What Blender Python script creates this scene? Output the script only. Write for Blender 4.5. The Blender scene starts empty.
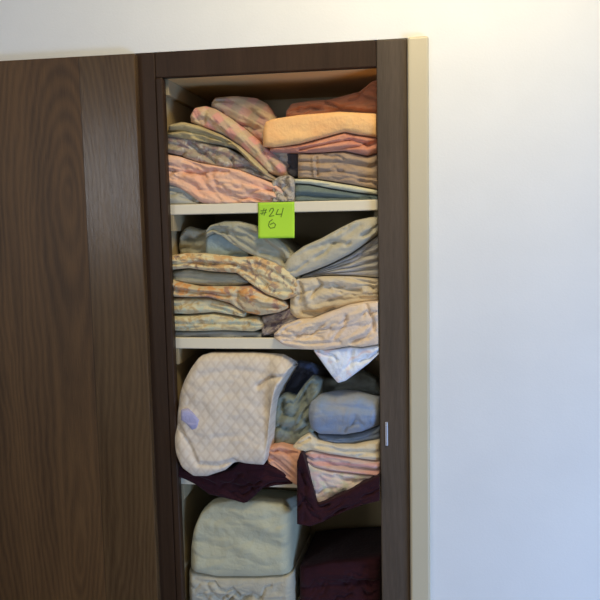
import bpy, bmesh, math, random
import numpy as np
from mathutils import Vector, Matrix, noise

C = bpy.context.scene.collection
SC = bpy.context.scene
SC.view_settings.view_transform = 'Standard'
SC.view_settings.look = 'None'
SC.view_settings.gamma = 1
SC.view_settings.exposure = 0.0
SC.view_settings.use_curve_mapping = False

# ------------------------------------------------------------ camera
YAW, PIT, ROL = 0.1544, 0.1079, -0.0214
CAM = Vector((0.2085, -1.6, 1.55))
FPX = 762.0
F_ = Vector((-math.sin(YAW)*math.cos(PIT), math.cos(YAW)*math.cos(PIT), -math.sin(PIT)))
R0 = Vector((math.cos(YAW), math.sin(YAW), 0)); U0 = R0.cross(F_)
R_ = R0*math.cos(ROL) + U0*math.sin(ROL); U_ = R_.cross(F_)
cd = bpy.data.cameras.new('camera'); cam = bpy.data.objects.new('camera', cd); C.objects.link(cam)
cam.matrix_world = Matrix(((R_.x, U_.x, -F_.x, CAM.x), (R_.y, U_.y, -F_.y, CAM.y), (R_.z, U_.z, -F_.z, CAM.z), (0, 0, 0, 1)))
cd.sensor_width = 36; cd.sensor_height = 36; cd.sensor_fit = 'HORIZONTAL'; cd.lens = FPX/600*36
cd.clip_start = .01
SC.camera = cam

def P(px, py, Y):
    """world X, Z of a photo point at depth Y"""
    d = F_ + R_*((px-300)/FPX) + U_*(-(py-300)/FPX)
    t = (Y-CAM.y)/d.y
    p = CAM + d*t
    return p.x, p.z

# ------------------------------------------------------------ measures
XL, XR = -0.3255, 0.1272          # opening of the closet
XI = XL-.0075                     # inner face of the left side panel
XO = 0.1897                       # outer edge of right stile
SH1, SH2, SH3 = 1.584, 1.289, 0.968   # shelf tops
ST = 0.023
SH4 = 0.650
ZTOP = 1.852                      # closet ceiling
YB = 0.37                         # back panel
SF = 0.020                        # shelf front

# ------------------------------------------------------------ materials
def lin(c):
    return tuple(((v/255)/12.92 if v/255 <= .04045 else ((v/255+.055)/1.055)**2.4) for v in c)
def col(c, k=1.0):
    l = lin(c); return (min(l[0]*k, .95), min(l[1]*k, .95), min(l[2]*k, .95), 1)

class NT:
    def __init__(s, name):
        s.m = bpy.data.materials.new(name); s.m.use_nodes = True
        s.t = s.m.node_tree; s.t.nodes.clear()
        s.out = s.n('ShaderNodeOutputMaterial'); s.b = s.n('ShaderNodeBsdfPrincipled')
        s.l(s.b.outputs[0], s.out.inputs[0])
        s.tc = s.n('ShaderNodeTexCoord')
    def n(s, t, **k):
        x = s.t.nodes.new(t)
        for a, v in k.items(): setattr(x, a, v)
        return x
    def l(s, a, b): s.t.links.new(a, b)
    def map(s, scale=(1, 1, 1), rot=(0, 0, 0), loc=(0, 0, 0), src=None):
        m = s.n('ShaderNodeMapping'); m.inputs['Scale'].default_value = scale
        m.inputs['Rotation'].default_value = rot; m.inputs['Location'].default_value = loc
        s.l(src or s.tc.outputs['Object'], m.inputs['Vector']); return m.outputs[0]
    def noise(s, vec, scale=5, detail=3, dist=0):
        x = s.n('ShaderNodeTexNoise'); x.inputs['Scale'].default_value = scale
        x.inputs['Detail'].default_value = detail; x.inputs['Distortion'].default_value = dist
        s.l(vec, x.inputs['Vector']); return x.outputs['Fac']
    def ramp(s, fac, stops, interp='LINEAR'):
        r = s.n('ShaderNodeValToRGB'); r.color_ramp.interpolation = interp
        e = r.color_ramp.elements
        while len(e) < len(stops): e.new(.5)
        for i, (p, c) in enumerate(stops): e[i].position = p; e[i].color = c
        s.l(fac, r.inputs[0]); return r.outputs[0]
    def mix(s, fac, a, b, mode='MIX'):
        m = s.n('ShaderNodeMix', data_type='RGBA', blend_type=mode)
        if isinstance(fac, (int, float)): m.inputs[0].default_value = fac
        else: s.l(fac, m.inputs[0])
        for i, v in ((6, a), (7, b)):
            if isinstance(v, tuple): m.inputs[i].default_value = v
            else: s.l(v, m.inputs[i])
        return m.outputs[2]
    def math(s, op, a, b=None):
        m = s.n('ShaderNodeMath', operation=op)
        for i, v in ((0, a), (1, b)):
            if v is None: continue
            if isinstance(v, (int, float)): m.inputs[i].default_value = v
            else: s.l(v, m.inputs[i])
        return m.outputs[0]
    def bump(s, h, strength=.3, dist=.001):
        b = s.n('ShaderNodeBump'); b.inputs['Strength'].default_value = strength
        b.inputs['Distance'].default_value = dist
        s.l(h, b.inputs['Height']); s.l(b.outputs[0], s.b.inputs['Normal'])
    def base(s, c):
        if isinstance(c, tuple): s.b.inputs['Base Color'].default_value = c
        else: s.l(c, s.b.inputs['Base Color'])
    def rough(s, v): s.b.inputs['Roughness'].default_value = v

KC = 1.2   # cloth reflectance factor
def cloth(name, base, second=None, kind='plain', k=None, scale=1.0, angle=0, third=None, sheen=.15):
    k = k or KC
    m = NT(name); a = col(base, k); b = col(second or base, k); t3 = col(third, k) if third else b
    v = m.map()
    big = m.noise(v, 22*scale, 3, .6)
    if kind == 'plain':
        c = m.mix(m.ramp(big, [(.35, (0, 0, 0, 1)), (.7, (1, 1, 1, 1))]), a, b)
    elif kind == 'floral':
        n1 = m.noise(v, 42*scale, 2, 1.2)
        n2 = m.noise(m.map(loc=(3, 7, 1)), 50*scale, 3, .8)
        c = m.mix(m.ramp(n1, [(.48, (0, 0, 0, 1)), (.60, (1, 1, 1, 1))]), a, b)
        c = m.mix(m.ramp(n2, [(.55, (0, 0, 0, 1)), (.64, (1, 1, 1, 1))]), c, t3)
    elif kind == 'stripe':
        w = m.n('ShaderNodeTexWave', wave_type='BANDS', bands_direction='Z')
        w.inputs['Scale'].default_value = 12*scale; w.inputs['Distortion'].default_value = 1.2
        w.inputs['Detail'].default_value = 2
        m.l(m.map(rot=(0, math.radians(angle), 0)), w.inputs['Vector'])
        c = m.mix(m.ramp(w.outputs['Fac'], [(.35, (0, 0, 0, 1)), (.65, (1, 1, 1, 1))]), a, b)
    elif kind == 'plaid':
        fs = []
        for ang, sc in ((angle, 9), (angle+90, 13)):
            w = m.n('ShaderNodeTexWave', wave_type='BANDS', bands_direction='Z')
            w.inputs['Scale'].default_value = sc*scale; w.inputs['Distortion'].default_value = .8
            m.l(m.map(rot=(0, math.radians(ang), 0)), w.inputs['Vector'])
            fs.append(m.ramp(w.outputs['Fac'], [(.4, (0, 0, 0, 1)), (.7, (1, 1, 1, 1))]))
        c = m.mix(fs[0], a, b); c = m.mix(m.math('MULTIPLY', fs[1], .55), c, t3)
    elif kind == 'quilt':
        fs = []
        for ang in (38, -38):
            w = m.n('ShaderNodeTexWave', wave_type='BANDS', bands_direction='X')
            w.inputs['Scale'].default_value = 22*scale; w.inputs['Distortion'].default_value = .35
            m.l(m.map(rot=(0, math.radians(ang), 0)), w.inputs['Vector'])
            fs.append(w.outputs['Fac'])
        q = m.math('MINIMUM', fs[0], fs[1])
        c = m.mix(m.ramp(q, [(.0, (1, 1, 1, 1)), (.3, (0, 0, 0, 1))]), a, b)
    fine = m.noise(v, 900, 2); mid = m.noise(v, 120, 3, .4)
    h = m.math('ADD', m.math('MULTIPLY', fine, .25), m.math('MULTIPLY', mid, 1.6))
    if kind == 'quilt': h = m.math('ADD', m.math('MULTIPLY', q, .4), m.math('MULTIPLY', fine, .3))
    m.bump(h, .55, .0022)
    m.base(c); m.rough(.92)
    m.b.inputs['Sheen Weight'].default_value = sheen
    m.b.inputs['Specular IOR Level'].default_value = .2
    return m.m

def paint(name, c, k=1.0, rough=.6, bump=.15, sc=180):
    m = NT(name); v = m.map(); n = m.noise(v, sc, 4)
    m.base(m.mix(m.ramp(m.noise(v, 7, 3), [(.3, (0, 0, 0, 1)), (.8, (1, 1, 1, 1))]), col(c, k), col(c, k*.95)))
    m.rough(rough); m.bump(n, bump, .001); return m.m

def wood(name, dark, light, k=1.0, arches=None, seam=None, strip=None, rough=.45, sc=9.0, fig=.14, spec=.22):
    """vertical-grain veneer; arches = list of (x, z) centres of cathedral figures in world metres"""
    m = NT(name)
    sx = m.n('ShaderNodeSeparateXYZ'); m.l(m.tc.outputs['Object'], sx.inputs[0])
    X, Z = sx.outputs[0], sx.outputs[2]
    wob = m.noise(m.map(scale=(5, 5, 1.1)), 2.2, 3, .3)
    wob = m.math('MULTIPLY', m.math('SUBTRACT', wob, .5), .06)
    Xw = m.math('ADD', X, wob)
    if arches:
        ds = []
        for ax, az, ex in arches:
            dx = m.math('SUBTRACT', Xw, ax); dz = m.math('MULTIPLY', m.math('SUBTRACT', Z, az), ex)
            ds.append(m.math('SQRT', m.math('ADD', m.math('MULTIPLY', dx, dx), m.math('MULTIPLY', dz, dz))))
        d = ds[0]
        for q in ds[1:]: d = m.math('SMOOTH_MIN', d, q)
    else: d = Xw
    s = m.math('SINE', m.math('MULTIPLY', d, 2*math.pi*sc*10))
    s = m.math('ADD', m.math('MULTIPLY', s, .5), .5)
    broad = m.noise(m.map(scale=(9, 9, .8)), 3, 3, .2)
    pores = m.noise(m.map(scale=(320, 320, 9)), 3, 3)
    f = m.math('ADD', m.math('MULTIPLY', s, fig), m.math('ADD', m.math('MULTIPLY', broad, .62), m.math('MULTIPLY', pores, .5)))
    c = m.ramp(f, [(.28, col(dark, k)), (.85, col(light, k))])
    if seam is not None:
        g = m.math('GREATER_THAN', X, seam)
        c2 = m.ramp(f, [(.25, col(strip[0], k)), (.9, col(strip[1], k))])
        c = m.mix(g, c, c2)
        line = m.math('LESS_THAN', m.math('ABSOLUTE', m.math('SUBTRACT', X, seam)), .0012)
        c = m.mix(m.math('MULTIPLY', line, .45), c, col(dark, k*.5))
        r = m.math('ADD', m.math('MULTIPLY', g, -.24), rough+.06)
        m.l(r, m.b.inputs['Roughness'])
    else: m.rough(rough)
    m.base(c)
    m.b.inputs['Specular IOR Level'].default_value = spec
    m.bump(m.math('ADD', m.math('MULTIPLY', pores, .7), m.math('MULTIPLY', s, .3)), .35, .0008)
    return m.m

# ------------------------------------------------------------ object helpers
def props(o, label=None, cat=None, group=None, kind=None):
    if label: o['label'] = label
    if cat: o['category'] = cat
    if group: o['group'] = group
    if kind: o['kind'] = kind
    return o
def mesh_obj(name, bm, mat, parent=None, origin=(0, 0, 0), smooth=False):
    me = bpy.data.meshes.new(name)
    bmesh.ops.recalc_face_normals(bm, faces=bm.faces[:])
    bmesh.ops.translate(bm, verts=bm.verts[:], vec=-Vector(origin))
    bm.to_mesh(me); bm.free()
    if smooth:
        for p in me.polygons: p.use_smooth = True
    me.materials.append(mat)
    o = bpy.data.objects.new(name, me); C.objects.link(o); o.location = origin
    if parent is not None:
        o.parent = parent; o.location = Vector(origin) - parent.location
    return o
def box(bm, x0, x1, y0, y1, z0, z1, bev=0.0, seg=2):
    vs = [bm.verts.new((x, y, z)) for x in (x0, x1) for y in (y0, y1) for z in (z0, z1)]
    idx = [(0, 1, 3, 2), (4, 6, 7, 5), (0, 4, 5, 1), (2, 3, 7, 6), (0, 2, 6, 4), (1, 5, 7, 3)]
    fs = [bm.faces.new([vs[i] for i in f]) for f in idx]
    if bev > 0:
        es = list({e for f in fs for e in f.edges})
        bmesh.ops.bevel(bm, geom=es, offset=bev, segments=seg, affect='EDGES', profile=.5)
    return vs
def box_obj(name, b, mat, parent=None, bev=.0015):
    bm = bmesh.new(); box(bm, *b, bev=bev)
    return mesh_obj(name, bm, mat, parent)

# ------------------------------------------------------------ setting
wall_m = paint('wall_paint', (240, 240, 236), 1.0, .7, .25, 260)
cream_m = paint('cream_trim_paint', (218, 205, 172), .92, .45, .1)
ceil_m = paint('ceiling_paint', (235, 232, 222))
floor_m = wood('floor_wood', (110, 80, 55), (150, 115, 80), sc=1.2)
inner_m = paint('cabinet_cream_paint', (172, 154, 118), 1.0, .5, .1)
shelf_m = paint('shelf_paint', (238, 226, 196), 1.0, .4, .08)
top_m = paint('closet_top_tan', (226, 190, 130), 1.0, .55, .1)

DY = -.02   # front of the overlay door
xa, za = P(66, 190, DY); xb, zb = P(80, 560, DY); xs, _ = P(91, 300, DY)
door_m = wood('dark_veneer', (48, 31, 17), (100, 72, 42), 1.0,
              arches=[(xa, za, .24), (xb, zb, .18)], seam=xs, strip=((56, 39, 25), (100, 77, 50)), rough=.42, sc=9.5, fig=.17, spec=.36)
frame_m = wood('dark_frame_wood', (42, 28, 18), (68, 49, 34), 1.0, rough=.45, sc=8, fig=.05)
stile_m = wood('greyish_frame_wood', (64, 55, 45), (102, 88, 74), 1.0, rough=.5, sc=8, fig=.05)  # lighter, greyer tone of the frame wood, used on the right stile only

def setting(name, b, mat):
    o = box_obj(name, b, mat, bev=0); o['kind'] = 'structure'; return o
xt = P(429.5, 300, -.004)[0]
bm = bmesh.new()
pts = [(-3.0, 1.9055), (XO+.0005, 1.9055), (XO+.0005, 0), (3.2, 0), (3.2, 2.6), (-3.0, 2.6)]
fr = [bm.verts.new((x, .002, z)) for x, z in pts]; bk = [bm.verts.new((x, .12, z)) for x, z in pts]
bm.faces.new(fr); bm.faces.new(bk[::-1])
for i in range(6): bm.faces.new((fr[i], bk[i], bk[(i+1) % 6], fr[(i+1) % 6]))
wl = mesh_obj('wall_back', bm, wall_m); wl['kind'] = 'structure'
bm = bmesh.new(); box(bm, XO+.0006, xt, -.012, .0018, 0, 1.905, bev=.005, seg=3)
tr = mesh_obj('trim_1', bm, cream_m); tr['kind'] = 'structure'
setting('floor', (-3.0, 3.2, -3.6, .5, -.03, 0), floor_m)
setting('ceiling', (-3.0, 3.2, -3.6, .5, 2.6, 2.65), ceil_m)

# ------------------------------------------------------------ the built-in closet
cab = bpy.data.objects.new('linen_closet', None); C.objects.link(cab); cab.location = ((XL+XR)/2, .18, 0)
props(cab, 'built-in dark wood linen closet with cream shelves and a wide dark door on its left', 'closet')
def part(name, b, mat, bev=.0012, label=None, parent=None):
    o = box_obj(name, b, mat, parent or cab, bev)
    if label: o['label'] = label
    return o
ZF = 1.905
xl_in = XL
part('side_panel', (XI-.018, XI, .02, YB, .1, ZTOP+.02), inner_m, 0)
part('side_panel', (XR, XR+.018, .02, YB, .1, ZTOP+.02), inner_m, 0)
part('back_panel', (XI-.018, XR+.018, YB, YB+.008, .1, ZTOP+.02), inner_m, 0)
part('top_panel', (XI+.0003, XR-.0003, .0205, YB-.0003, ZTOP, ZTOP+.018), top_m, 0, 'tan top board seen from below')
for i, z in enumerate((SH1, SH2, SH3, SH4)):
    st = (.0225, .0245, .017, .023)[i]
    part('shelf', (XI+.0005, XR-.0005, SF, YB-.0005, z-st, z), shelf_m, .002)
    for s in (0, 1):
        x0 = XI+.0005 if s == 0 else XR-.0125
        part('cleat', (x0, x0+.012, (.0205, .08)[s], YB-.001, z-st-.036, z-st-.0003), inner_m, .001)
for s in (0,):
    x0 = XI+.0005
    part('cleat', (x0, x0+.012, .0205, YB-.001, ZTOP-.034, ZTOP-.0003), inner_m, .001)
# face frame
lx = P(148, 300, 0)[0]
part('frame_stile', (XL-.066, XL-.0165, .0, .0195, .1, ZF), frame_m, .002)
part('frame_bead', (XL-.016, XL, -.003, .0195, .1, ZTOP), frame_m, .003, 'narrow bead along the inner edge of the dark frame')
rs = part('frame_stile', (XR, XO, .0, .0195, .1, ZF), stile_m, .003, 'greyish brown right-hand stile')
part('frame_rail', (XL-.016, XR-.0003, .0, .0195, ZTOP, ZF), frame_m, .002)
part('toe_board', (-2.4, XO, .012, .030, 0, .0995), frame_m, .002)
# strike plate on the right stile
xk, zk = P(386.5, 434, -.002)
sp_m = NT('dull_steel'); sp_m.base((.55, .55, .58, 1)); sp_m.b.inputs['Metallic'].default_value = .6; sp_m.rough(.5)
bm = bmesh.new(); box(bm, xk-.003, xk+.003, -.0025, .001, zk-.026, zk+.026, bev=.001)
for dz in (-.018, .018):
    bmesh.ops.create_uvsphere(bm, u_segments=10, v_segments=6, radius=.0018, matrix=Matrix.Translation((xk, -.0026, zk+dz)))
sp = mesh_obj('strike_plate', bm, sp_m.m, cab); sp['label'] = 'narrow pale metal strike plate'
# left door (wide slab over the frame)
dt = P(134.6, 75, DY)[0]; db = P(154.5, 500, DY)[0]
dxe = (dt+db)/2
door = part('door', (-1.15, dxe, DY, -.0008, .115, ZF-.004), door_m, .002, 'wide flat dark veneer door with arched grain')
# neighbouring front beyond the picture so the door is hung on something
part('frame_stile', (-1.22, -1.155, .0, .0195, .1, ZF), frame_m, .002)

# ------------------------------------------------------------ cloth builder
def interp(pts, x):
    if x <= pts[0][0]: return pts[0][1]
    for (x0, y0), (x1, y1) in zip(pts, pts[1:]):
        if x <= x1:
            t = (x-x0)/(x1-x0) if x1 > x0 else 1
            return y0+(y1-y0)*t
    return pts[-1][1]
def smooth_curve(pts, xs, w):
    out = []
    for x in xs:
        a = sum(interp(pts, x+d*w)*k for d, k in ((-1, 1), (-.5, 2), (0, 3), (.5, 2), (1, 1)))/9
        out.append(a)
    return out
def segdist(px, py, line):
    best = 1e9
    for (x0, y0), (x1, y1) in zip(line, line[1:]):
        dx, dy = x1-x0, y1-y0; L = dx*dx+dy*dy
        t = 0 if L == 0 else max(0, min(1, ((px-x0)*dx+(py-y0)*dy)/L))
        d = math.hypot(px-x0-t*dx, py-y0-t*dy)
        if d < best: best = d
    return best

def linen(name, label, cat, top, bot, mat, Y=.04, back=.33, zs=SH1, bulge=.012, n=1, lay=.0, creases=(), ridges=(),
          wr=(0, 30, 8, .002), comp=.15, hang=False, zmax=None, group=None, ew=7, seed=0, sm=1.5, parent=None, tilt=0.0, pw=None, layw=.12, wk=.5, rc=None):
    """a folded or heaped cloth: outline top/bot (photo points), carried back into the closet as a solid"""
    x0 = max(top[0][0], bot[0][0]); x1 = min(top[-1][0], bot[-1][0])
    W = x1-x0; NX = max(12, int(W/1.0))
    us = [i/NX for i in range(NX+1)]
    us = [u + .5*(.5-.5*math.cos(math.pi*u)-u) for u in us]
    xs = [x0+W*u for u in us]
    yt = smooth_curve(top, xs, sm); yb = smooth_curve(bot, xs, sm)
    hmax = max(b-a for a, b in zip(yt, yb))
    NR = max(10, int(hmax/1.0)); NT_ = 7; NBk = max(4, NR//4)
    ca, sa = math.cos(math.radians(wr[0])), math.sin(math.radians(wr[0]))
    rnd = random.Random(seed*77+5); creases = list(creases)
    area_px = sum((b-a) for a, b in zip(yt, yb))/len(xs)*W
    for _ in range(int(area_px/330) if rc is None else rc):
        cx = x0+W*rnd.random(); t = .12+.76*rnd.random(); L = rnd.uniform(10, 34); dr = rnd.uniform(-.25, .25); ln = []
        for q in range(6):
            xx = cx+(q/5-.5)*L; tt = t+dr*(q/5-.5)+.04*math.sin(q*1.9+cx)
            if not x0 < xx < x1: continue
            ii = min(range(len(xs)), key=lambda w_: abs(xs[w_]-xx)); ln.append((xx, yb[ii]+(yt[ii]-yb[ii])*tt))
        if len(ln) > 1:
            dp = rnd.uniform(.003, .0075)*min(1, .5+hmax/60); wd = rnd.uniform(1.1, 2.0)
            creases.append((ln, dp, wd))
    bm = bmesh.new(); cols = []
    for i, px in enumerate(xs):
        a, b = yt[i], yb[i]
        if b-a < .8: m_ = (a+b)/2; a, b = m_-.4, m_+.4
        du = min(px-x0, x1-px)/ew; su = math.sqrt(max(0, 1-(1-min(du, 1))**2))
        hh = (b-a)*.0021
        p = pw or (2.2 if hh < .02 else 2.2+min(4, (hh-.02)/.02))
        ring = []
        front = []
        for j in range(NR+1):
            t = j/NR                      # 0 bottom, 1 top
            t = t + .35*(.5-.5*math.cos(math.pi*t)-t)
            py = b+(a-b)*t
            sv = (1-abs(2*t-1)**p)**(1/p) if 0 < t < 1 else 0
            nz = noise.noise(Vector(((px*ca+py*sa)/wr[1], (-px*sa+py*ca)/wr[2], seed*3.7)))
            n2 = noise.noise(Vector((px/9+11, py/7, seed*1.3)))
            y = Y - bulge*su*sv - tilt*(1-t)
            edge = min(1, 4*min(t, 1-t)+.15)*min(1, su+.2)
            n3 = noise.noise(Vector(((px*ca+py*sa)/(wr[1]*.8)+31, (-px*sa+py*ca)/(wr[2]*.8)+9, seed*2.1)))
            n4 = noise.noise(Vector(((px*ca+py*sa)/(wr[1]*.45)+3, (-px*sa+py*ca)/(wr[2]*.5)+19, seed*1.1)))
            y += wr[3]*wk*(math.exp(-(n3/.12)**2)+.5*math.exp(-(n4/.14)**2))*edge
            y -= (wr[3]*nz*1.6 + wr[3]*.4*n2)*edge
            if n > 1:
                tw = t + layw/n*noise.noise(Vector((px/28, t*2, seed+5))) + layw*.5/n*noise.noise(Vector((px/9, 0, seed+8)))
                y -= lay*(abs(math.sin(math.pi*n*tw))**.55 - 1)*edge
            for ln, dep, w in creases:
                d = segdist(px, py, ln)
                if d < 3*w: y += dep*math.exp(-(d/w)**2)
            for ln, dep, w in ridges:
                d = segdist(px, py, ln)
                if d < 3*w: y -= dep*math.exp(-(d/w)**2)
            X, Z = P(px, py, Y)
            front.append([X, y, Z])
        zb, zt = front[0][2], front[-1][2]
        def fix(v):
            X, y, Z = v
            X = max(XI+.0015, min(XR-.002, X))
            lo = zs+.0008
            if not hang: Z = max(Z, lo)
            if zmax: Z = min(Z, zmax)
            return X, y, Z
        def sq(y, Z):
            if Z <= zs: return Z
            q = max(0, (y-Y)/.3); return zs+(Z-zs)*(1-comp*q)
        for v in front: ring.append(fix(v))
        fb = fix(front[0]); ft = fix(front[-1])
        Xc = ft[0]
        def yback(Z): return back if (Z > zs+.001 or not hang) else min(back, SF-.002)
        bt = yback(ft[2])
        y0_ = ft[1]
        # converge with depth so neighbours keep their side of the pile
        for k in range(1, NT_+1):
            q = k/(NT_+1); y = y0_+(bt-y0_)*q
            z = sq(y, ft[2]) + .0015*noise.noise(Vector((ft[0]*30, y*30, seed)))
            ring.append((Xc, y, min(z, zmax) if zmax else z))
        for k in range(NBk+1):
            q = 1-k/NBk
            Z = fb[2]+(ft[2]-fb[2])*q
            yb_ = yback(Z)
            ring.append((Xc, yb_, sq(yb_, Z)))
        bb = yback(fb[2])
        for k in range(1, 4):
            q = 1-k/4; y = fb[1]+(bb-fb[1])*q
            ring.append((Xc, y, sq(y, fb[2])))
        cols.append([bm.verts.new(v) for v in ring])
    M = len(cols[0])
    for A, B in zip(cols, cols[1:]):
        for j in range(M):
            bm.faces.new((A[j], A[(j+1) % M], B[(j+1) % M], B[j]))
    for A in (cols[0], cols[-1]):
        c = bm.verts.new(sum((v.co for v in A), Vector())/M)
        for j in range(M): bm.faces.new((A[j], A[(j+1) % M], c))
    co = [v.co for v in bm.verts]
    o = ((min(v.x for v in co)+max(v.x for v in co))/2, (min(v.y for v in co)+max(v.y for v in co))/2, min(v.z for v in co))
    if parent: o = (o[0], o[1], o[2])
    ob = mesh_obj(name, bm, mat, parent, o, True)
    if not parent: props(ob, label, cat, group)
    elif label: ob['label'] = label
    return ob

# ------------------------------------------------------------ fabrics
M = {}
M['pink'] = cloth('pink_cotton', (218, 166, 136), (218, 178, 148))
M['palegrey'] = cloth('pale_sage_cotton', (158, 154, 134), (180, 176, 158))
M['mauvefloral'] = cloth('mauve_print', (156, 142, 120), (142, 118, 108), 'floral', third=(176, 166, 148))
M['olive'] = cloth('olive_cream_cotton', (182, 164, 118), (156, 138, 96))
M['plaid'] = cloth('pink_plaid_flannel', (200, 144, 128), (182, 152, 122), 'plaid', angle=40, third=(196, 176, 132), scale=.8)
M['plaid2'] = cloth('dusky_plaid_flannel', (172, 136, 124), (156, 138, 120), 'plaid', angle=60, third=(198, 178, 138), scale=.8)
M['peach'] = cloth('peach_cotton', (238, 182, 122), (230, 174, 114))
M['rose'] = cloth('rose_brown_cotton', (186, 124, 100), (200, 144, 116))
M['brownpink'] = cloth('brown_pink_blanket', (172, 118, 92), (160, 116, 90))
M['taupe'] = cloth('taupe_cotton', (166, 142, 116), (146, 124, 104))
M['ivory'] = cloth('ivory_cotton', (202, 196, 164), (190, 188, 160))
M['teal'] = cloth('grey_teal_cotton', (104, 116, 110), (90, 102, 100))
M['charcoal'] = cloth('charcoal_knit', (84, 84, 90), (70, 70, 78))
M['lace'] = cloth('grey_lace_print', (170, 158, 140), (116, 108, 100), 'floral', scale=1.6, third=(190, 180, 160))
M['sage'] = cloth('sage_cotton', (158, 153, 130), (144, 141, 120))
M['blue'] = cloth('powder_blue_cotton', (138, 152, 150), (132, 146, 142))
M['seafoam'] = cloth('seafoam_cotton', (164, 158, 134), (146, 146, 128))
M['floral'] = cloth('gold_floral_cotton', (210, 194, 150), (198, 160, 110), 'floral', third=(158, 132, 108))
M['floral2'] = cloth('orange_floral_cotton', (202, 182, 142), (206, 148, 88), 'floral', scale=.7, third=(170, 130, 106))
M['creamfloral'] = cloth('cream_floral_cotton', (204, 192, 152), (186, 162, 118), 'floral', scale=.8, third=(186, 190, 164))
M['greyviolet'] = cloth('violet_print', (150, 140, 136), (112, 100, 108), 'floral', scale=1.5, third=(176, 164, 152))
M['bluegrey'] = cloth('blue_grey_cotton', (142, 146, 146), (156, 156, 150))
M['greysage'] = cloth('grey_sage_sheet', (180, 172, 150), (168, 163, 143))
M['lilac'] = cloth('lilac_grey_stripe', (156, 152, 148), (172, 166, 154), 'stripe', scale=2)
M['crumple'] = cloth('oatmeal_cotton', (200, 184, 154), (188, 174, 150))
M['blush'] = cloth('blush_cotton', (220, 196, 164), (208, 188, 170), scale=.6)
M['white'] = cloth('white_print', (222, 226, 234), (226, 206, 200), 'floral', scale=.6, third=(204, 210, 222))
M['quilt'] = cloth('quilted_cream', (212, 199, 180), (203, 188, 168), 'quilt', scale=.8)
M['quiltgrey'] = cloth('quilted_underside', (206, 196, 170), (192, 182, 158), 'plain')
M['lavender'] = cloth('lavender_label', (168, 164, 190), (156, 154, 184))
M['navy'] = cloth('slate_blue_knit', (82, 88, 106), (66, 70, 88))
M['moss'] = cloth('moss_grey_cotton', (134, 138, 122), (118, 124, 112))
M['dim'] = cloth('grey_green_wool', (112, 118, 112), (100, 104, 102))
M['peri'] = cloth('periwinkle_fleece', (134, 148, 168), (152, 150, 146))
M['steel'] = cloth('steel_blue_cotton', (118, 128, 142), (98, 108, 116))
M['butter'] = cloth('buttercream_cotton', (216, 196, 158), (202, 192, 172))
M['salmon'] = cloth('salmon_cotton', (214, 158, 126), (202, 150, 120))
M['pinkfold'] = cloth('pink_fold_cotton', (206, 158, 146), (196, 168, 156), 'stripe', scale=1.6)
M['palepink'] = cloth('pale_pink_print', (210, 190, 172), (196, 188, 160), 'floral', scale=.6, third=(206, 178, 168))
M['burg'] = cloth('burgundy_cotton', (54, 22, 28), (46, 18, 24), k=1.0, sheen=.05)
M['mint'] = cloth('mint_cotton', (184, 180, 150), (174, 171, 144))

# ------------------------------------------------------------ shelf A (top)
Z1 = ZTOP-.003
linen('folded_sheet', 'pale sage sheet folded at the bottom left corner of the top shelf', 'sheet',
      [(165, 183), (178, 186), (190, 193), (200, 200)], [(165, 206), (200, 206)], M['palegrey'], Y=.034, n=2, lay=.006, ew=4,
      creases=[([(168, 190), (184, 192), (194, 200)], .008, 1.5)])
linen('folded_sheet', 'pink sheet spread in slanting folds along the front of the top shelf', 'sheet',
      [(165, 154), (178, 156), (200, 163), (225, 167), (240, 170), (258, 177), (275, 184), (284, 190)],
      [(165, 184), (178, 187), (190, 194), (202, 203), (230, 206), (284, 206)], M['pink'], Y=.036, bulge=.020,
      creases=[([(166, 170), (186, 172), (205, 174)], .010, 1.6), ([(185, 160), (200, 166), (214, 176)], .006, 1.8),
               ([(202, 178), (212, 190), (222, 200)], .005, 2), ([(216, 186), (226, 196), (240, 202)], .006, 1.8),
               ([(250, 193), (262, 190), (276, 190)], .006, 1.3), ([(214, 170), (230, 172)], .007, 1.4)],
      wr=(22, 40, 9, .0045), seed=1, n=3, lay=.005)
linen('folded_sheet', 'mauve printed sheet with a pale grey fold under the olive cloth', 'sheet',
      [(166, 134), (185, 138), (205, 143), (228, 148), (250, 160), (264, 170), (276, 178)],
      [(166, 153), (180, 156), (200, 163), (225, 168), (240, 171), (260, 178), (276, 183)], M['mauvefloral'], Y=.045, bulge=.018,
      creases=[([(168, 156), (178, 158), (186, 154)], .012, 2), ([(192, 144), (200, 152), (216, 162)], .010, 2),
               ([(233, 160), (234, 168)], .014, 2), ([(237, 168), (250, 166), (262, 174)], .013, 2)],
      ridges=[([(168, 151), (178, 152), (184, 149)], .006, 3), ([(222, 160), (228, 166)], .006, 3)], wr=(25, 25, 7, .004), seed=2, n=2, lay=.006)
linen('folded_cloth', 'olive and cream cloth with a looping front fold on the left of the top shelf', 'cloth',
      [(168, 132), (172, 125), (184, 122), (200, 126), (222, 135), (240, 146), (256, 160), (268, 172)],
      [(168, 137), (178, 138), (200, 142), (214, 144), (230, 147), (240, 152), (256, 168), (268, 177)], M['olive'], Y=.04, bulge=.022,
      creases=[([(171, 132), (186, 131), (206, 135), (232, 143)], .014, 1.4), ([(215, 146), (226, 144), (236, 150)], .014, 2.0)],
      ridges=[([(172, 127), (186, 125), (210, 132), (236, 145), (258, 166)], .006, 2)], wr=(25, 30, 6, .002), seed=3)
linen('rolled_blanket', 'lower of the two pink plaid rolls slanting down across the top shelf', 'blanket',
      [(191, 116), (196, 108), (206, 106), (216, 109), (232, 119), (248, 131), (262, 143), (274, 154), (286, 166)],
      [(191, 122), (200, 126), (222, 134), (240, 146), (256, 160), (270, 174), (286, 178)], M['plaid'], Y=.055, bulge=.026, n=1,
      creases=[([(208, 112), (206, 124)], .004, 2), ([(262, 150), (276, 170)], .006, 2)], wr=(40, 20, 7, .004), seed=4, group=None, pw=2.1)
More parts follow.
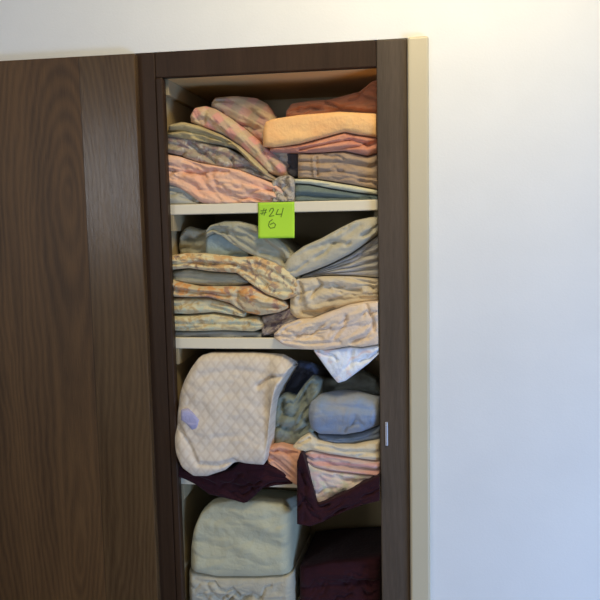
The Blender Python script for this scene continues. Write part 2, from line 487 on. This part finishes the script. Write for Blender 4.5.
linen('rolled_blanket', 'upper dusky pink plaid roll lying behind the lower plaid roll', 'blanket',
      [(212, 103), (216, 98), (236, 96), (256, 98), (268, 104), (276, 118)],
      [(212, 110), (224, 117), (240, 128), (256, 140), (268, 148), (276, 152)], M['plaid2'], Y=.085, bulge=.022,
      creases=[([(214, 108), (236, 116), (262, 130)], .003, 2)], wr=(35, 20, 7, .004), seed=5, pw=2.1)
linen('folded_cloth', 'mauve grey cloth end tucked below the left end of the peach sheet', 'cloth',
      [(262, 148), (270, 147), (286, 148), (291, 152)], [(262, 166), (268, 172), (278, 178), (291, 176)], M['mauvefloral'], Y=.075, bulge=.014,
      creases=[([(266, 158), (274, 168)], .008, 2)], seed=6, ew=4)
linen('folded_cloth', 'charcoal cloth wedged between the plaid roll and the taupe stack', 'cloth',
      [(286, 149), (300, 150)], [(286, 173), (293, 177), (300, 177)], M['charcoal'], Y=.07, bulge=.01, ew=4, seed=7)
linen('crumpled_cloth', 'small crumpled grey lace cloth beside the grey teal cloth', 'cloth',
      [(272, 181), (280, 176), (290, 175), (295, 180)], [(272, 206), (295, 206)], M['lace'], Y=.033, bulge=.016,
      creases=[([(278, 186), (286, 196)], .008, 1.6), ([(288, 178), (284, 190)], .007, 1.6)], wr=(60, 9, 5, .005), ew=4, seed=8)
linen('folded_blanket', 'brown pink blanket at the back right under the closet top', 'blanket',
      [(286, 112), (292, 104), (310, 101), (330, 100), (345, 96), (360, 92), (372, 82), (381, 79)],
      [(286, 117), (300, 118), (381, 116)], M['brownpink'], Y=.10, bulge=.02, zs=SH1,
      creases=[([(328, 103), (345, 111), (378, 114)], .012, 1.6), ([(360, 94), (378, 100)], .006, 2)], wr=(-15, 30, 10, .004), seed=9, zmax=ZTOP-.002)
linen('folded_sheet', 'bright peach folded sheet on the right of the top shelf', 'sheet',
      [(263, 132), (266, 122), (274, 119), (300, 115), (340, 112), (381, 114)],
      [(263, 146), (275, 148), (300, 144), (330, 136), (345, 132), (360, 135), (381, 138)], M['peach'], Y=.03, bulge=.018,
      wr=(-6, 60, 12, .002), wk=.22, rc=0, seed=10)
linen('folded_sheet', 'rose brown sheet folded in a curl beneath the peach sheet', 'sheet',
      [(270, 149), (300, 145), (330, 137), (345, 133), (360, 136), (381, 139)],
      [(270, 151), (290, 152), (310, 153), (345, 151), (368, 156), (381, 152)], M['rose'], Y=.036, bulge=.018,
      creases=[([(300, 150), (330, 144), (352, 140), (366, 144)], .010, 1.2), ([(310, 152), (340, 149), (360, 147), (366, 144)], .008, 1.1),
               ([(368, 146), (380, 142)], .016, 2.4)], wr=(-10, 40, 5, .002), seed=11)
linen('folded_towels', 'stack of taupe folds on the right above the ivory hem of the top shelf', 'cloth',
      [(298, 153), (310, 154), (345, 152), (368, 157), (381, 153)],
      [(298, 178), (310, 178), (330, 181), (355, 185), (381, 190)], M['taupe'], Y=.042, bulge=.016, n=3, lay=.010,
      creases=[([(317, 158), (318, 176)], .006, 1.3)], ridges=[([(314, 158), (315, 176)], .006, 1.5)], wr=(6, 40, 6, .003), seed=12)
linen('folded_cloth', 'thin ivory cloth edge sloping down over the grey teal cloth', 'cloth',
      [(294, 179), (310, 179), (330, 182), (355, 186), (381, 191)],
      [(294, 183), (310, 184), (330, 188), (355, 192), (381, 195)], M['ivory'], Y=.034, bulge=.010, wr=(8, 40, 6, .001), seed=13)
linen('folded_cloth', 'grey teal cloth lying flat on the right front of the top shelf', 'cloth',
      [(295, 184), (310, 185), (330, 189), (355, 193), (381, 196)], [(295, 206), (381, 206)], M['teal'], Y=.038, bulge=.014, n=2, lay=.006,
      creases=[([(298, 194), (330, 197), (370, 199)], .005, 1.4)], wr=(4, 40, 6, .002), seed=14)

# ------------------------------------------------------------ shelf B
kB = dict(zs=SH2, comp=.12, zmax=SH1-.026)
linen('crumpled_cloth', 'crumpled sage cloth at the upper left of the second shelf', 'cloth',
      [(180, 244), (183, 232), (190, 226), (204, 230), (212, 228), (218, 236)], [(180, 254), (196, 257), (218, 257)], M['sage'], Y=.09, bulge=.025,
      creases=[([(188, 238), (196, 240), (206, 236)], .016, 2.5), ([(184, 247), (204, 249)], .006, 2)],
      ridges=[([(184, 238), (190, 230), (206, 232)], .006, 2.5)], wr=(10, 12, 8, .004), seed=20, ew=5, **kB)
linen('folded_sheet', 'powder blue sheet panel hanging below the seafoam drape', 'sheet',
      [(206, 240), (210, 234), (222, 232), (236, 238), (250, 246)], [(206, 258), (240, 258), (250, 258)], M['blue'], Y=.06, bulge=.014,
      wr=(0, 30, 20, .002), seed=21, ew=4, **kB)
linen('draped_sheet', 'seafoam sheet draped down to the right behind the green note', 'sheet',
      [(206, 232), (211, 225), (225, 221), (240, 221), (256, 225), (270, 232), (284, 244), (294, 256), (300, 266)],
      [(206, 237), (214, 233), (222, 236), (236, 246), (250, 254), (270, 262), (288, 274), (300, 280)], M['seafoam'], Y=.045, bulge=.020,
      creases=[([(213, 229), (226, 231), (240, 240), (256, 250)], .006, 2), ([(240, 228), (262, 238), (284, 254)], .007, 2.4),
               ([(262, 252), (280, 256), (296, 268)], .012, 2.2)], wr=(35, 30, 8, .003), n=2, lay=.006, seed=22, **kB)
linen('folded_sheet', 'gold floral sheet folded uppermost in the left pile on the second shelf', 'sheet',
      [(168, 256), (185, 253), (205, 253), (240, 257), (258, 256), (275, 262), (290, 270), (299, 282)],
      [(168, 270), (190, 268), (210, 271), (238, 273), (250, 282), (268, 294), (285, 300), (299, 295)], M['floral'], Y=.036, bulge=.024,
      creases=[([(172, 264), (200, 262), (236, 264)], .008, 1.6), ([(240, 268), (252, 272), (268, 284)], .008, 2), ([(256, 262), (276, 272), (294, 284)], .005, 2)],
      wr=(18, 35, 7, .003), n=2, lay=.006, seed=23, **kB)
linen('folded_sheet', 'sage grey layer between two gold floral folds on the second shelf', 'sheet',
      [(172, 271), (190, 269), (210, 272), (238, 274), (248, 281)],
      [(172, 281), (190, 284), (215, 286), (240, 285), (248, 284)], M['sage'], Y=.044, bulge=.014, n=2, lay=.004, wr=(2, 40, 5, .002), seed=24, **kB)
linen('folded_sheet', 'floral sheet with a big orange bloom bulging at its right end', 'sheet',
      [(168, 277), (178, 281), (200, 286), (240, 286), (252, 285), (266, 294), (284, 301), (289, 306)],
      [(168, 296), (185, 297), (210, 297), (232, 303), (246, 312), (262, 315), (280, 312), (289, 308)], M['floral2'], Y=.036, bulge=.026,
      creases=[([(172, 288), (200, 291), (230, 296)], .006, 1.6), ([(240, 292), (238, 302), (246, 310)], .009, 2)],
      ridges=[([(252, 296), (272, 300)], .010, 6)], wr=(12, 25, 8, .003), n=2, lay=.006, seed=25, **kB)
linen('folded_sheet', 'cream floral fold lying third in the left pile on the second shelf', 'sheet',
      [(168, 298), (185, 298), (210, 298), (232, 304), (246, 313)],
      [(168, 313), (190, 314), (215, 312), (235, 315), (246, 317)], M['creamfloral'], Y=.038, bulge=.020, wr=(6, 30, 6, .003), n=2, lay=.005, seed=26, ew=5, **kB)
linen('folded_sheet', 'cream floral fold near the bottom of the left pile on the second shelf', 'sheet',
      [(168, 315), (190, 315), (215, 313), (240, 317), (258, 317), (264, 322)],
      [(168, 330), (195, 331), (225, 330), (255, 331), (264, 328)], M['creamfloral'], Y=.038, bulge=.022, wr=(4, 30, 6, .003), n=2, lay=.006, seed=27,
      creases=[([(200, 322), (225, 324), (250, 322)], .004, 2)], **kB)
linen('folded_sheet', 'thin blue grey sheet at the very bottom of the left pile', 'sheet',
      [(168, 331), (195, 332), (225, 331), (255, 332), (262, 333)], [(168, 345), (262, 345)], M['bluegrey'], Y=.040, bulge=.010, wr=(2, 40, 4, .002), seed=28, **kB)
linen('crumpled_cloth', 'crumpled violet print cloth beside the bottom of the floral pile', 'cloth',
      [(262, 317), (275, 313), (290, 308), (300, 308), (308, 316)], [(262, 350), (308, 350)], M['greyviolet'], Y=.046, bulge=.016,
      creases=[([(266, 326), (284, 322), (298, 316)], .008, 2), ([(268, 336), (290, 332)], .007, 2)], wr=(-20, 14, 5, .005), seed=29, ew=4, **kB)
linen('folded_sheet', 'large grey sage sheet sloping up to the right over the second shelf pile', 'sheet',
      [(283, 268), (290, 256), (304, 246), (322, 238), (340, 228), (356, 220), (370, 217), (381, 216)],
      [(283, 276), (296, 277), (310, 272), (330, 264), (350, 254), (366, 243), (381, 232)], M['greysage'], Y=.045, bulge=.026,
      creases=[([(310, 250), (334, 242), (360, 226)], .004, 3)], wr=(-30, 45, 14, .004), wk=.22, seed=30, **kB)
linen('folded_sheets', 'fan of thin lilac grey folds under the sloping sage sheet', 'sheet',
      [(302, 276), (316, 271), (332, 264), (350, 255), (366, 244), (381, 233)],
      [(302, 279), (325, 275), (345, 275), (362, 276), (381, 278)], M['lilac'], Y=.050, bulge=.014, n=5, lay=.010, wr=(-14, 40, 5, .003), seed=31, **kB)
linen('crumpled_sheet', 'oatmeal sheet crumpled in deep creases right of the floral pile', 'sheet',
      [(290, 286), (298, 278), (312, 277), (325, 276), (345, 276), (362, 277), (381, 279)],
      [(290, 312), (298, 318), (312, 318), (330, 311), (350, 304), (366, 301), (381, 300)], M['crumple'], Y=.042, bulge=.022,
      creases=[([(334, 284), (346, 289), (360, 290)], .014, 2.2), ([(316, 278), (322, 284), (312, 296)], .010, 2), ([(345, 277), (376, 283)], .008, 1.6),
               ([(300, 282), (304, 292), (300, 300)], .008, 2), ([(304, 312), (318, 313), (334, 308)], .014, 2.2), ([(330, 300), (380, 296)], .004, 2)],
      ridges=[([(306, 288), (310, 304), (324, 310)], .006, 3)], wr=(20, 24, 7, .004), n=3, lay=.007, seed=32, **kB)
linen('draped_sheet', 'blush sheet folded over the front edge of the second shelf', 'sheet',
      [(274, 334), (282, 326), (298, 320), (312, 319), (330, 312), (350, 305), (366, 302), (381, 301)],
      [(274, 338), (284, 345), (300, 349), (325, 350), (350, 346), (362, 347), (381, 344)], M['blush'], Y=.006, bulge=.014, hang=True,
      zs=SH2, comp=.12,
      creases=[([(346, 316), (344, 326), (334, 338)], .006, 2), ([(352, 341), (366, 336), (374, 326)], .008, 2.4), ([(284, 340), (310, 343), (340, 341)], .005, 1.5),
               ([(366, 304), (372, 318), (374, 330)], .007, 2)], wr=(-20, 28, 9, .003), n=2, lay=.007, seed=33)
linen('hanging_napkin', 'white printed cloth corner hanging in a point below the second shelf', 'cloth',
      [(314, 349), (324, 350), (350, 347), (362, 348), (381, 345)],
      [(314, 351), (322, 362), (332, 376), (338, 383), (345, 381), (356, 373), (368, 364), (381, 352)], M['white'], Y=.008, back=.017, bulge=.007, hang=True,
      zs=SH2, comp=0, ew=3, sm=.8, creases=[([(352, 350), (350, 366)], .004, 2)], wr=(70, 30, 10, .002), seed=34)

# ------------------------------------------------------------ shelf C
kC = dict(zs=SH3, comp=.3, zmax=SH2-.027)
pad = linen('mattress_pad', 'big cream quilted mattress pad bundled on the left of the third shelf', 'mattress pad',
      [(180, 415), (182, 392), (187, 379), (194, 366), (202, 355), (212, 352), (255, 352), (284, 354), (291, 358), (294, 362)],
      [(180, 430), (183, 447), (190, 460), (201, 468), (214, 468), (232, 462), (240, 455), (256, 456), (270, 457), (273, 440), (276, 404), (280, 386), (288, 373), (294, 363)],
      M['quilt'], Y=.036, tilt=.034, bulge=.038, ew=14, back=.31,
      creases=[([(290, 372), (276, 373), (262, 382)], .010, 2.5), ([(184, 420), (196, 436), (204, 452)], .008, 2.2), ([(206, 455), (226, 456), (240, 452), (250, 458)], .007, 2.2),
               ([(206, 372), (236, 366), (268, 370)], .003, 4), ([(222, 430), (250, 428), (262, 436)], .003, 3)],
      wr=(30, 34, 20, .004), wk=.22, rc=0, seed=40, **kC)
# lavender patch on the pad, a piece of its own fixed to the quilt
linen('binding', 'lavender binding strip', None,
      [(181, 410), (187, 409), (193, 413), (199, 420)], [(181, 420), (187, 424), (193, 431), (199, 437)], M['lavender'], Y=-.0185, back=-.006, zs=SH3, bulge=.005, comp=0, ew=3, rc=0,
      seed=41, parent=pad)
linen('crumpled_cloth', 'slate blue cloth crumpled in the gap behind the quilted pad', 'cloth',
      [(284, 384), (290, 366), (300, 360), (312, 362), (318, 370)], [(284, 396), (296, 400), (308, 390), (318, 380)], M['navy'], Y=.11, bulge=.02,
      creases=[([(292, 380), (304, 368)], .010, 2), ([(300, 392), (312, 372)], .008, 2)], wr=(-50, 14, 6, .006), seed=42, ew=4, **kC)
linen('crumpled_sheet', 'moss grey sheet heaped between the quilted pad and the blue blanket', 'sheet',
      [(274, 398), (286, 392), (296, 396), (306, 382), (314, 374), (322, 380)],
      [(274, 444), (300, 442), (312, 434), (318, 425), (322, 410)], M['moss'], Y=.06, bulge=.028,
      creases=[([(284, 398), (284, 412), (296, 414), (306, 400)], .010, 2.2), ([(282, 424), (296, 430), (310, 424)], .007, 2.4), ([(304, 388), (310, 404), (302, 416)], .006, 2)],
      wr=(-55, 20, 8, .006), seed=43, **kC)
linen('folded_blanket', 'grey green blanket behind the periwinkle roll under the white corner', 'blanket',
      [(312, 390), (318, 380), (334, 378), (348, 374), (364, 370), (376, 378), (381, 390)],
      [(312, 400), (330, 398), (350, 395), (370, 398), (381, 400)], M['dim'], Y=.10, bulge=.02,
      creases=[([(330, 388), (352, 384), (370, 390)], .008, 2.5)], wr=(-10, 25, 8, .005), seed=44, **kC)
linen('rolled_blanket', 'fat periwinkle blanket rolled on the right of the third shelf', 'blanket',
      [(309, 408), (312, 398), (322, 393), (340, 390), (358, 391), (372, 395), (381, 397)],
      [(309, 416), (312, 428), (320, 433), (345, 434), (362, 431), (381, 424)], M['peri'], Y=.045, bulge=.040, pw=2.0,
      creases=[([(314, 404), (340, 402), (372, 406)], .003, 2.5), ([(356, 412), (366, 426)], .003, 2)], wr=(0, 40, 10, .003), wk=.3, rc=2, seed=45, ew=10, **kC)
linen('folded_sheet', 'steel blue folded layers pressed flat under the periwinkle roll', 'sheet',
      [(318, 434), (345, 435), (362, 432), (381, 425)],
      [(318, 438), (335, 442), (355, 443), (368, 440), (381, 438)], M['steel'], Y=.042, bulge=.016, n=2, lay=.006, wr=(-6, 30, 5, .003), seed=46, **kC)
linen('folded_sheet', 'buttercream sheet fold peaking left over the pink folds', 'sheet',
      [(293, 446), (300, 438), (310, 432), (318, 439), (335, 443), (355, 444), (368, 441), (381, 439)],
      [(293, 449), (304, 451), (312, 449), (330, 453), (350, 456), (381, 460)], M['butter'], Y=.030, bulge=.020,
      creases=[([(318, 444), (345, 449), (380, 450)], .007, 1.6)], wr=(5, 30, 6, .002), seed=47, **kC)
linen('draped_sheet', 'salmon sheet slanting over the shelf edge beside the quilted pad', 'sheet',
      [(268, 447), (280, 444), (300, 450), (303, 455)],
      [(268, 464), (278, 470), (288, 478), (296, 484), (303, 486)], M['salmon'], Y=.014, bulge=.012, hang=True, zs=SH3, comp=.3, ew=4,
      creases=[([(270, 454), (284, 464), (298, 476)], .006, 1.5), ([(274, 462), (290, 476)], .005, 1.3), ([(276, 450), (298, 452)], .006, 1.4)], wr=(40, 30, 5, .003), seed=48)
linen('folded_sheets', 'pink sheet folded with a rounded nose above the pale printed cloth', 'sheet',
      [(303, 452), (312, 450), (330, 454), (350, 457), (381, 461)],
      [(303, 458), (314, 466), (330, 470), (350, 472), (381, 476)], M['pinkfold'], Y=.024, bulge=.018, n=2, lay=.010,
      creases=[([(318, 457), (336, 464), (380, 469)], .008, 1.3)], ridges=[([(314, 460), (336, 467), (378, 472)], .004, 2)], wr=(6, 40, 5, .002), seed=49, **kC)
linen('draped_cloth', 'pale pink printed cloth hanging over the third shelf inside the burgundy fold', 'cloth',
      [(305, 460), (314, 467), (330, 471), (350, 473), (381, 477)],
      [(305, 480), (312, 500), (318, 506), (345, 498), (381, 486)], M['palepink'], Y=.012, bulge=.010, hang=True, zs=SH3, comp=.3, ew=4,
      creases=[([(320, 476), (332, 490), (330, 500)], .004, 2), ([(324, 474), (350, 480), (376, 480)], .004, 1.6)], wr=(10, 25, 8, .002), seed=50)
linen('draped_cloth', 'burgundy cloth spilling over the shelf edge under the quilted pad', 'cloth',
      [(174, 455), (180, 460), (192, 470), (214, 474), (232, 469), (242, 461), (256, 462), (272, 463), (284, 472), (292, 481)],
      [(174, 476), (184, 478), (196, 484), (210, 494), (232, 499), (245, 503), (254, 496), (262, 488), (276, 485), (292, 484)], M['burg'], Y=.010, bulge=.009, hang=True, zs=SH3, comp=.3,
      creases=[([(236, 474), (250, 484), (256, 494)], .006, 2), ([(196, 476), (216, 484), (236, 496)], .004, 2)], wr=(20, 25, 9, .004), seed=51, ew=5)
linen('draped_cloth', 'burgundy cloth hanging in a wide V below the pale printed cloth', 'cloth',
      [(297, 462), (300, 453), (303, 454), (308, 470), (313, 490), (317, 505), (328, 501), (345, 493), (362, 484), (381, 475)],
      [(297, 524), (310, 526), (325, 521), (345, 511), (362, 505), (381, 500)], M['burg'], Y=-.012, back=.018, bulge=.006, hang=True, zs=SH3, comp=.3, ew=3, sm=.8,
      creases=[([(302, 470), (306, 500), (304, 520)], .003, 2)], wr=(-25, 30, 9, .003), seed=52)

# ------------------------------------------------------------ shelf D (lowest seen)
kD = dict(zs=SH4, comp=.35, zmax=SH3-.020)
linen('folded_blanket', 'pale mint blanket folded on the left below the third shelf', 'blanket',
      [(192, 548), (197, 524), (204, 508), (214, 499), (232, 495), (260, 496), (284, 500), (292, 510)],
      [(192, 566), (220, 572), (260, 572), (292, 570)], M['mint'], Y=.05, bulge=.035, wr=(10, 40, 14, .005), wk=.22, rc=0, seed=60, ew=10, **kD)
linen('folded_blanket', 'grey sage blanket folded under the pale mint blanket', 'blanket',
      [(190, 568), (220, 573), (260, 573), (294, 571)], [(190, 650), (294, 650)], M['greysage'], Y=.045, bulge=.03, n=3, lay=.01, wr=(4, 40, 10, .004), seed=61, **kD)
linen('folded_sheets', 'burgundy sheets folded in the dark lower right of the closet', 'sheet',
      [(300, 566), (330, 560), (381, 556)], [(300, 650), (381, 650)], M['burg'], Y=.06, bulge=.02, n=4, lay=.01, wr=(4, 40, 8, .004), seed=62, **kD)

# ------------------------------------------------------------ the green note
note_m = NT('lime_paper'); nv = note_m.map()
note_m.base(note_m.mix(note_m.noise(nv, 30, 2), col((184, 232, 54)), col((176, 224, 60)))); note_m.rough(.8)
ink_m = NT('green_black_ink'); ink_m.base(col((96, 130, 26))); ink_m.rough(.6)
xn0, zn1 = P(257.3, 201.0, .012); xn1, zn0 = P(294.0, 238.0, .004)
zn1 = min(zn1, SH1-.0005)
NN = 14
def note_y(t):   # t 0 top .. 1 bottom: stuck to the shelf edge, curling out slightly below
    return SF-.0022-.0125*max(0, t-.25)**1.6
bm = bmesh.new(); g = []
for j in range(NN+1):
    t = j/NN; z = zn1+(zn0-zn1)*t; row = []
    for i in range(NN+1):
        u = i/NN; x = xn0+(xn1-xn0)*u
        row.append((x, note_y(t) - .002*(u-.5)**2*t, z))
    g.append(row)
F1 = [[bm.verts.new(v) for v in r] for r in g]
F2 = [[bm.verts.new((v[0], v[1]+.0008, v[2])) for v in r] for r in g]
for A, s in ((F1, 0), (F2, 1)):
    for j in range(NN):
        for i in range(NN): bm.faces.new((A[j][i], A[j][i+1], A[j+1][i+1], A[j+1][i]))
rim = [(0, i) for i in range(NN)]+[(j, NN) for j in range(NN)]+[(NN, i) for i in range(NN, 0, -1)]+[(j, 0) for j in range(NN, 0, -1)]
for a, b in zip(rim, rim[1:]+rim[:1]):
    bm.faces.new((F1[a[0]][a[1]], F1[b[0]][b[1]], F2[b[0]][b[1]], F2[a[0]][a[1]]))
note = mesh_obj('sticky_note', bm, note_m.m, None, ((xn0+xn1)/2, .015, zn0), True)
props(note, 'lime green sticky note with handwriting stuck to the top shelf edge', 'sticky note')
# handwriting: "#24" with a "6" below
strokes = [
    [(.10, .34), (.17, .16)], [(.16, .36), (.23, .18)], [(.07, .23), (.24, .21)], [(.06, .30), (.23, .28)],
    [(.31, .26), (.35, .18), (.42, .16), (.43, .22), (.36, .32), (.30, .39), (.44, .37)],
    [(.56, .19), (.49, .34), (.66, .33)], [(.70, .16), (.63, .42)],
    [(.40, .47), (.31, .54), (.28, .64), (.34, .72), (.45, .70), (.48, .62), (.42, .57), (.32, .62)],
]
bm = bmesh.new()
for s in strokes:
    pts = []
    for (u0, v0), (u1, v1) in zip(s, s[1:]):
        for k in range(6):
            q = k/6; pts.append((u0+(u1-u0)*q, v0+(v1-v0)*q))
    pts.append(s[-1])
    W3 = [Vector((xn0+(xn1-xn0)*u, note_y(v)-.0006-.002*(u-.5)**2*v, zn1+(zn0-zn1)*v)) for u, v in pts]
    prev = None
    for i, p in enumerate(W3):
        d = (W3[min(i+1, len(W3)-1)]-W3[max(i-1, 0)]).normalized(); nrm = Vector((-d.z, 0, d.x))*.0009
        cur = (bm.verts.new(p+nrm), bm.verts.new(p-nrm), bm.verts.new(p-nrm+Vector((0, .0005, 0))), bm.verts.new(p+nrm+Vector((0, .0005, 0))))
        if prev:
            for k in range(4): bm.faces.new((prev[k], prev[(k+1) % 4], cur[(k+1) % 4], cur[k]))
        else: bm.faces.new(cur)
        prev = cur
    bm.faces.new(prev)
wr_ = mesh_obj('handwriting', bm, ink_m.m, note, note.location.copy()); wr_['label'] = 'dark green handwritten number'

# ------------------------------------------------------------ light
def area(name, loc, target, size, power, color, sy=None, spread=180):
    d = bpy.data.lights.new(name, 'AREA'); d.shape = 'RECTANGLE'; d.size = size; d.size_y = sy or size
    d.energy = power; d.color = color; d.spread = math.radians(spread)
    o = bpy.data.objects.new(name, d); C.objects.link(o); o.location = loc
    o.rotation_euler = (Vector(target)-Vector(loc)).to_track_quat('-Z', 'Y').to_euler(); return o
area('ceiling_lamp', (0.30, -.65, 2.48), (0.2, -.1, 1.3), .3, 9.2, (1, .83, .50))
area('daylight_window', (1.9, -1.6, .25), (.5, 0, .55), 1.0, 50, (.30, .53, 1), .8)
area('daylight_window', (-1.75, -3.2, 1.78), (-.3, 0, 1.5), .5, 12, (.88, .93, 1), .65)
w = bpy.data.worlds.new('world'); SC.world = w; w.use_nodes = True
bg = w.node_tree.nodes['Background']; bg.inputs[0].default_value = (.95, .93, .9, 1); bg.inputs[1].default_value = .27
